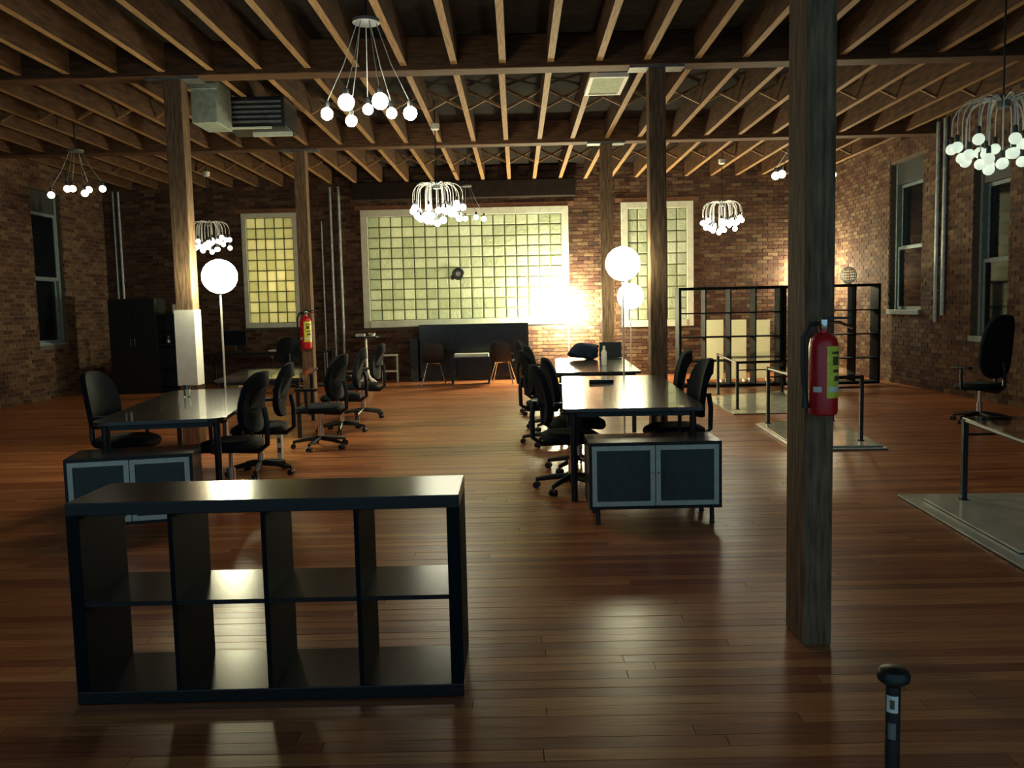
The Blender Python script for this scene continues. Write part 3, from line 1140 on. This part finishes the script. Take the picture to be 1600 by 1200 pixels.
# ------------------------------------------------------------------ back of the hall
# black sideboard against the end wall
c = P(740, 545, 18.1)
x0, x1 = P(655, 530, 18.0).x, P(826, 530, 18.0).x
zt = P(740, 506, 18.0).z
t = thing('sideboard', 'tall black glossy sideboard with three doors below the wide glass-block window', 'sideboard', ((x0 + x1) / 2, 18.0, 0))
hw = (x1 - x0) / 2
MB().box((-hw, 0, .06), (hw, .42, zt)).build('carcass', 'black_laminate', t, bevel=.004)
for k in range(3):
    w = 2 * hw / 3
    d = MB().box((-hw + w * k + .006, -.022, .50), (-hw + w * (k + 1) - .006, -.001, zt - .01)).build('door', 'black_laminate', t, bevel=.003)
    MB().box((-hw + w * k + w * .5 - .06, -.032, .54), (-hw + w * k + w * .5 + .06, -.022, .552)).build('handle', 'steel_grey', d)
    MB().box((-hw + w * k + .006, -.022, .08), (-hw + w * (k + 1) - .006, -.001, .48)).build('drawer', 'black_laminate', t, bevel=.003)
MB().box((-hw + .05, .03, 0), (hw - .05, .38, .06)).build('plinth', 'board_edge', t)
# lower black unit beside it
x0b = P(640, 560, 17.9).x
t = thing('storage_cube', 'low black storage cube standing beside the sideboard', 'cabinet', ((x0b + x0) / 2 - .01, 17.95, 0))
hb = (x0 - x0b) / 2 - .015
zb = P(650, 530, 17.9).z
MB().box((-hb, 0, 0), (hb, .42, zb)).build('body', 'black_laminate', t, bevel=.004)
MB().box((-hb + .012, -.018, .03), (hb - .012, -.001, zb - .02)).build('door', 'black_laminate', t, bevel=.003)
# two shell chairs with splayed chrome legs


def shell_chair(label, x, y, rz):
    t = thing('shell_chair', label, 'chair', (x, y, 0), rz, 'black shell chairs')
    rows_ = []
    for (yy, zz, w) in ((-.21, .445, .19), (-.1, .44, .22), (.05, .435, .22), (.16, .45, .215), (.21, .52, .21), (.235, .64, .205), (.25, .76, .19), (.255, .82, .14)):
        rows_.append([(w * s, yy - .03 * abs(s) ** 2 * (1 if yy > .15 else 0), zz + .03 * s * s * (1 if yy < .16 else 0)) for s in (-1, -.75, -.4, 0, .4, .75, 1)])
    MB().grid(rows_).build('shell', 'black_plastic', t, smooth=True, solid=.012)
    for sx in (-1, 1):
        for sy in (-1, 1):
            MB().tube([(sx * .12, sy * .11, .435), (sx * .24, sy * .22, 0)], .011, 8).build('leg', 'chrome', t, smooth=True)
    MB().tube([(-.13, -.12, .42), (.13, .12, .42)], .009, 6).build('brace', 'chrome', t)
    MB().tube([(-.13, .12, .42), (.13, -.12, .42)], .009, 6).build('brace', 'chrome', t)
    return t


for (px_, rz_, lab) in ((680, .1, 'black shell chair on splayed chrome legs before the storage cube'), (786, -.15, 'black shell chair on splayed chrome legs at the far end of the sideboard')):
    c = G(px_, 599)
    shell_chair(lab, c.x, min(c.y, 17.2), rz_ + PI)
# pale papers lying on a low black bench between the shell chairs
c = P(736, 556, 17.3)
t = thing('low_bench', 'low black bench between the two shell chairs', 'bench', (c.x, 17.2, 0))
MB().box((-.40, -.2, c.z - .05), (.40, .2, c.z - .01)).build('seat_board', 'black_laminate', t, bevel=.004)
for sx in (-1, 1):
    MB().box((sx * .36 - .02, -.18, 0), (sx * .36 + .02, .18, c.z - .05)).build('side_leg', 'black_laminate', t)
tag(MB().box((c.x - .32, 17.05, c.z - .009), (c.x + .36, 17.36, c.z + .055)).build('storage_tray', 'aluminium', None, bevel=.01), 'pale metallic tray lying on the low black bench', 'tray')
# floor rail
a, b_ = P(640, 592, 17.0), P(806, 592, 17.0)
# round pedestal table
c = G(590, 594)
zt = P(590, 525, 17.3).z
t = thing('pedestal_table', 'small round table on a white splayed pedestal by the brick pier', 'table', (c.x, 17.3, 0))
MB().lathe([(.30, zt - .025), (.31, zt - .02), (.31, zt - .004), (.30, zt)], 28).build('table_top', 'black_laminate', t, smooth=True)
MB().tube([(0, 0, .30), (0, 0, zt - .025)], [.028, .022], 12).build('column', 'white_paint', t, smooth=True)
for k in range(4):
    a = PI / 4 + k * PI / 2
    d = Vector((math.cos(a), math.sin(a), 0))
    MB().tube([Vector((0, 0, .33)), d * .10 + Vector((0, 0, .14)), d * .26 + Vector((0, 0, .015))], [.03, .026, .016], 8).build('foot', 'white_paint', t, smooth=True)
tag(MB().box((c.x - .18, 17.18, zt), (c.x - .02, 17.38, zt + .05)).build('paper_stack', 'white_paper', None, bevel=.004), 'small stack of white papers on the round pedestal table', 'papers')
tag(MB().lathe([(.05, 0), (.075, .05), (.08, .055), (.07, .055), (.045, .008)], 18).build('bowl', 'white_paint', None, smooth=True), 'small white bowl on the round pedestal table', 'bowl').location = (c.x + .14, 17.25, zt)
# white framed chair/step by it
c2 = P(606, 580, 17.9)
t = thing('step_stool', 'white step stool standing against the brick beside the pedestal table', 'stool', (c2.x + .05, 17.95, 0))
for zz in (.22, .55):
    MB().box((-.16, -.12, zz), (.16, .12, zz + .03)).build('tread', 'white_paint', t, bevel=.005)
for sx in (-1, 1):
    MB().box((sx * .15 - .012, -.11, 0), (sx * .15 + .012, .11, .55)).build('side_frame', 'duct_metal', t)
# round black fitting on the glass blocks
c = P(716, 428, YB - .03)
t = thing('wall_fan', 'small round black fitting with pale centre on the wide glass-block window', 'vent', (c.x, YB - .03, c.z))
mb = MB()
N = 24
for (r, yy) in ((.055, 0), (.055, -.05), (.115, -.05), (.13, -.035), (.13, 0)):
    mb.ring(Vector((0, yy, 0)), Vector((1, 0, 0)), Vector((0, 0, 1)), r, N)
for j in range(4):
    for k in range(N):
        mb.f.append((j * N + k, j * N + (k + 1) % N, (j + 1) * N + (k + 1) % N, (j + 1) * N + k))
mb.build('ring_housing', 'black_plastic', t, smooth=True)
MB().tube([(0, -.001, 0), (0, -.03, 0)], .054, 20).build('centre_disc', 'white_paint', t, smooth=True)
MB().box((-.15, -.03, -.12), (-.09, -.005, -.02)).build('mounting_tab', 'black_plastic', t, bevel=.004)

# left dark corner: tall cabinet, open unit, desk equipment
x0, x1 = P(170, 500, 16.6).x, P(243, 500, 16.6).x
zt = P(205, 467, 16.6).z
t = thing('tall_cabinet', 'tall matt black cabinet in the dark corner', 'cabinet', ((x0 + x1) / 2, 16.6, 0))
hw = (x1 - x0) / 2
MB().box((-hw, 0, 0), (hw, .5, zt)).build('carcass', 'black_plastic', t, bevel=.004)
for s in (-1, 1):
    a, b_ = sorted((s * .004, s * (hw - .004)))
    d = MB().box((a, -.02, .05), (b_, -.001, zt - .01)).build('door', 'black_plastic', t, bevel=.003)
    MB().tube([(s * .04, -.035, zt * .5), (s * .04, -.035, zt * .58)], .006, 6).build('handle', 'steel_grey', d)
x2 = P(286, 500, 16.6).x
t = thing('shelf_unit', 'black open shelf unit standing beside the tall black cabinet', 'shelf', ((x1 + x2) / 2 + .02, 16.6, 0))
hw2 = (x2 - x1) / 2
for s in (-1, 1):
    MB().box((s * hw2 - .015, 0, 0), (s * hw2 + .015, .4, 1.55)).build('side_panel', 'black_plastic', t)
for zz in (.06, .5, .92, 1.2, 1.5):
    MB().box((-hw2 + .015, 0, zz), (hw2 - .015, .4, zz + .025)).build('shelf', 'black_plastic', t)
MB().box((-hw2 + .015, .385, 0), (hw2 - .015, .4, 1.55)).build('back_panel', 'black_plastic', t)
ux = (x1 + x2) / 2 + .02
tag(MB().box((ux + .03, 16.66, 1.525), (ux + .17, 16.8, 1.70)).build('small_box', 'white_paint', None, bevel=.006), 'small white box on top of the black shelf unit', 'box')
tag(MB().lathe([(.05, 0), (.06, .02), (.05, .10), (.03, .13), (.03, .15)], 14).build('steel_pot', 'chrome', None, smooth=True), 'small shiny steel pot on a shelf of the black unit', 'pot').location = (ux - .1, 16.72, .945)
tag(MB().lathe([(.07, 0), (.085, .05), (.07, .17), (.035, .21), (.035, .24)], 14).build('jar', 'duct_metal', None, smooth=True), 'pale green jar on a shelf of the black unit', 'jar').location = (ux + .2, 16.72, .945)


def monitor(label, x, y, z, rz, w=.5, h=.31):
    t = thing('monitor', label, 'monitor', (x, y, z), rz, 'monitors')
    MB().box((-w / 2, -.02, .12), (w / 2, .02, .12 + h)).build('housing', 'black_plastic', t, bevel=.006)
    MB().box((-w / 2 + .015, -.023, .135), (w / 2 - .015, -.0202, .105 + h)).build('screen', 'window_pane', t)
    MB().tube([(0, .03, .01), (0, .03, .25)], .02, 8).build('neck', 'black_plastic', t, smooth=True)
    MB().box((-.12, -.07, 0), (.12, .10, .012)).build('foot', 'black_plastic', t, bevel=.004)
    return t


c = P(367, 545, 17.6)
monitor('computer monitor on the end-wall desk below the narrow glass-block window', c.x, 17.6, .73, .05)
tag(MB().box((-5.05, 17.45, .73), (-4.75, 17.7, .745)).build('document', 'white_paper'), 'white papers lying on the end-wall desk', 'papers')
tag(MB().box((-.17, -.12, 0), (.17, .12, .18)).build('carton', 'tan_box', None, bevel=.006), 'tan carton on the floor under the end-wall desk', 'box').location = (-5.85, 17.55, 0)
# items on the desks
d_ = G(952, 556, .73)
mb = MB()
mb.sphere((0, 0, .11), .23, 28, 16, 1.0, .62, .5)
for i, v in enumerate(mb.v):
    p = Vector(v)
    k = 1 + .45 * noise.noise(p * 5.5) + .22 * noise.noise(p * 12)
    mb.v[i] = (p.x * k, p.y * k, max(0.0, .13 + (p.z - .13) * k))
jk = mb.build('jacket', 'blue_cloth', None, smooth=True)
tag(jk, 'crumpled dark blue jacket heaped at the far end of a desk', 'jacket')
jk.location = (.98, 12.45, .731)
lp = thing('laptop', 'open black laptop beside the blue jacket', 'laptop', (1.33, 12.45, .731), -.1)
MB().box((-.16, -.12, 0), (.16, .11, .018)).build('keyboard_deck', 'black_plastic', lp, bevel=.003)
mb = MB().box((-.16, .105, .018), (.16, .118, .235))
mb.build('lid', 'black_plastic', lp, bevel=.003)
c = G(944, 571, .73)
bt = thing('water_bottle', 'slim white bottle on the desk with the blue jacket', 'bottle', (c.x, c.y, .731))
MB().lathe([(.034, 0), (.037, .01), (.037, .17), (.015, .21), (.015, .225)], 16).build('bottle_body', 'white_paint', bt, smooth=True)
MB().lathe([(.018, .222), (.018, .245), (.012, .25)], 12).build('cap', 'white_paint', bt, smooth=True)
c = G(938, 597, .73)
tag(MB().box((-.12, -.04, 0), (.12, .04, .035)).build('cable_box', 'black_plastic', None, bevel=.006), 'small black power box on the lantern-lit desk', 'power box').location = (c.x, c.y - .1, .7305)
c = G(293, 620, .73)
gl = thing('drinking_glass', 'small clear drinking glass on the rounded desk by the wrapped post', 'glass', (c.x, c.y, .731))
MB().lathe([(.030, 0), (.036, .11), (.034, .11), (.028, .008), (.001, .008)], 18).build('tumbler', 'clear_glass', gl, smooth=True)
c = P(440, 722, 8.75)
pc = thing('power_column', 'slim white power column on the floor between the aisle chairs', 'power column', (c.x, 8.72, 0))
MB().box((-.026, -.03, 0), (.026, .03, .40)).build('housing', 'white_paint', pc, bevel=.005)
for z in (.08, .18, .28):
    MB().box((-.016, -.0325, z), (.016, -.0302, z + .05)).build('socket', 'label_print', pc)

# ------------------------------------------------------------------ open shelving and boards on the right
xa, xm, xb = P(1061, 520, 15.4).x, P(1224, 520, 15.4).x, P(1376, 520, 15.4).x
zt = P(1140, 448, 15.4).z
open_shelf('tall black open grid shelf standing clear of the end wall, nearer the aisle', ((xa + xm) / 2 - .005, 15.4, 0), 0, xm - xa - .01, zt, .36, 4, 4, .045, .022, 'tall grid shelves', 'black_foil')
open_shelf('tall black open grid shelf standing clear of the end wall, nearer the side wall', ((xm + xb) / 2 + .005, 15.4, 0), 0, xb - xm - .01, zt, .36, 4, 4, .045, .022, 'tall grid shelves', 'black_foil')
# white display panels behind
for k, (pa, pb_) in enumerate(((1104, 1130), (1136, 1166), (1172, 1203))):
    a, b_ = P(pa, 500, 16.4), P(pb_, 500, 16.4)
    t = thing('display_panel', ('white upright panel behind the grid shelf, nearest the aisle', 'white upright panel behind the grid shelf, the middle of three', 'white upright panel behind the grid shelf, nearest the side wall')[k], 'panel', ((a.x + b_.x) / 2, 16.4, 0), 0, 'white panels behind the shelving')
    w = (b_.x - a.x) / 2
    MB().box((-w, -.012, .05), (w, .012, a.z)).build('panel', 'paper_screen', t)
    MB().box((-w, -.15, 0), (-w + .04, .15, .05)).build('foot', 'white_paint', t)
    MB().box((w - .04, -.15, 0), (w, .15, .05)).build('foot', 'white_paint', t)
# small lace lantern on the shelf
c = P(1326, 432, 15.55)
lt = thing('lace_lantern', 'small white openwork globe lantern on top of the black grid shelf', 'lantern', (c.x, 15.57, zt))
gl_ = MB()
for k in range(9):
    a = PI * k / 9
    gl_.tube([(.14 * math.cos(u) * math.cos(a), .14 * math.cos(u) * math.sin(a), .16 + .14 * math.sin(u)) for u in [2 * PI * j / 20 for j in range(21)]], .008, 5)
for k in range(1, 6):
    zz = -.14 + .28 * k / 6
    rr_ = math.sqrt(.14 ** 2 - zz ** 2)
    gl_.tube([(rr_ * math.cos(2 * PI * j / 20), rr_ * math.sin(2 * PI * j / 20), .16 + zz) for j in range(21)], .008, 5)
gl_.build('lattice_globe', 'white_paint', lt, smooth=True)
MB().lathe([(.06, 0), (.06, .012), (.02, .03)], 16).build('base', 'white_paint', lt, smooth=True)


def floor_board(label, pts, layers, group='pale boards laid on the floor'):
    """pts: pixel outline on the floor"""
    t = thing('floor_board', label, 'floor board', (0, 0, 0), 0, group)
    g = [G(*p) for p in pts]
    cx, cy = sum(p.x for p in g) / len(g), sum(p.y for p in g) / len(g)
    t.location = (cx, cy, 0)
    z = .001
    for (s, th) in layers:
        poly = [((p.x - cx) * s, (p.y - cy) * s) for p in g]
        MB().prism(poly, z, z + th * .35).build('underlay', 'board_edge', t)
        MB().prism([(x * .995, y * .995) for x, y in poly], z + th * .35, z + th).build('sheet', 'cream_board', t, bevel=.002)
        z += th
    return t


floor_board('pale board on the floor under the thin black table nearest the grid shelves', [(1146, 648), (1262, 646), (1222, 612), (1100, 622)], [(1, .015)])
floor_board('pale layered board on the floor behind the post with the extinguisher', [(1242, 705), (1388, 703), (1300, 656), (1180, 664)], [(1, .018), (.93, .018)])
floor_board('dim pale layered board on the floor by the brick side wall and thin black leg', [(1600, 893), (1760, 880), (1600, 774), (1402, 776)], [(1, .02), (.74, .02)])


def frame_table(label, base_pts, h, drop_rail=.10):
    """thin black steel table frame with a clear glass top; legs at pixel positions on the floor"""
    g = [G(*p) for p in base_pts]
    cx, cy = sum(p.x for p in g) / 4, sum(p.y for p in g) / 4
    t = thing('frame_table', label, 'table', (cx, cy, 0), 0, 'thin black frame tables')
    loc = [(p.x - cx, p.y - cy) for p in g]
    z0 = .038
    for (x, y) in loc:
        MB().box((x - .018, y - .018, z0), (x + .018, y + .018, h - .03)).build('leg', 'black_metal', t)
        MB().lathe([(.035, z0 - .002), (.035, z0 + .008)], 12, (x, y, 0)).build('foot', 'black_metal', t)
    for i in range(4):
        a, b_ = loc[i], loc[(i + 1) % 4]
        MB().tube([(a[0], a[1], h - .045), (b_[0], b_[1], h - .045)], .014, 6).build('rail', 'black_metal', t)
        if i % 2 == 0:
            MB().tube([(a[0], a[1], h - .045 - drop_rail), (b_[0], b_[1], h - .045 - drop_rail)], .010, 6).build('rail', 'black_metal', t)
    MB().prism([(x * 1.04, y * 1.04) for x, y in loc], h - .03, h - .02).build('glass_top', 'clear_glass', t)
    return t


frame_table('thin black frame table with glass top nearest the grid shelves', [(1152, 644), (1255, 641), (1222, 616), (1122, 620)], .72)
frame_table('thin black frame table with glass top behind the extinguisher post', [(1256, 697), (1345, 694), (1300, 662), (1200, 666)], .74)
frame_table('thin black frame table with glass top by the brick side wall', [(1620, 862), (1740, 850), (1632, 786), (1505, 789)], .66)

# slim black post with a cap and tag close to the camera
c = P(1396, 1056, 1.75)
t = thing('slim_post', 'slim black floor post with round cap and small white tag', 'post', (c.x, c.y, 0))
zt = c.z
MB().lathe([(.15, 0), (.15, .012), (.13, .02), (.02, .025)], 28).build('base_plate', 'black_metal', t, smooth=True)
MB().lathe([(.015, .02), (.015, zt - .012)], 16).build('shaft', 'black_metal', t, smooth=True)
MB().lathe([(.016, zt - .02), (.032, zt - .008), (.034, zt + .004), (.028, zt + .014), (.008, zt + .019)], 20).build('cap', 'black_plastic', t, smooth=True)
zg = P(1396, 1100, 1.74).z
rr2 = .0158


def wrap(z0, z1, a0, a1, r):
    return MB().grid([[(r * math.sin(math.radians(a0 + (a1 - a0) * k / 8)), -r * math.cos(math.radians(a0 + (a1 - a0) * k / 8)), z) for k in range(9)] for z in (z0, z1)])


tg = wrap(zg - .018, zg + .018, -75, 15, rr2).build('tag', 'label_white', t, smooth=True)
wrap(zg - .010, zg + .010, -45, -12, rr2 + .0006).build('tag_mark', 'label_print', tg, smooth=True)
zg2 = P(1396, 1140, 1.74).z
wrap(zg2 - .02, zg2 + .015, -60, 0, rr2).build('worn_tag', 'steel_grey', t, smooth=True)
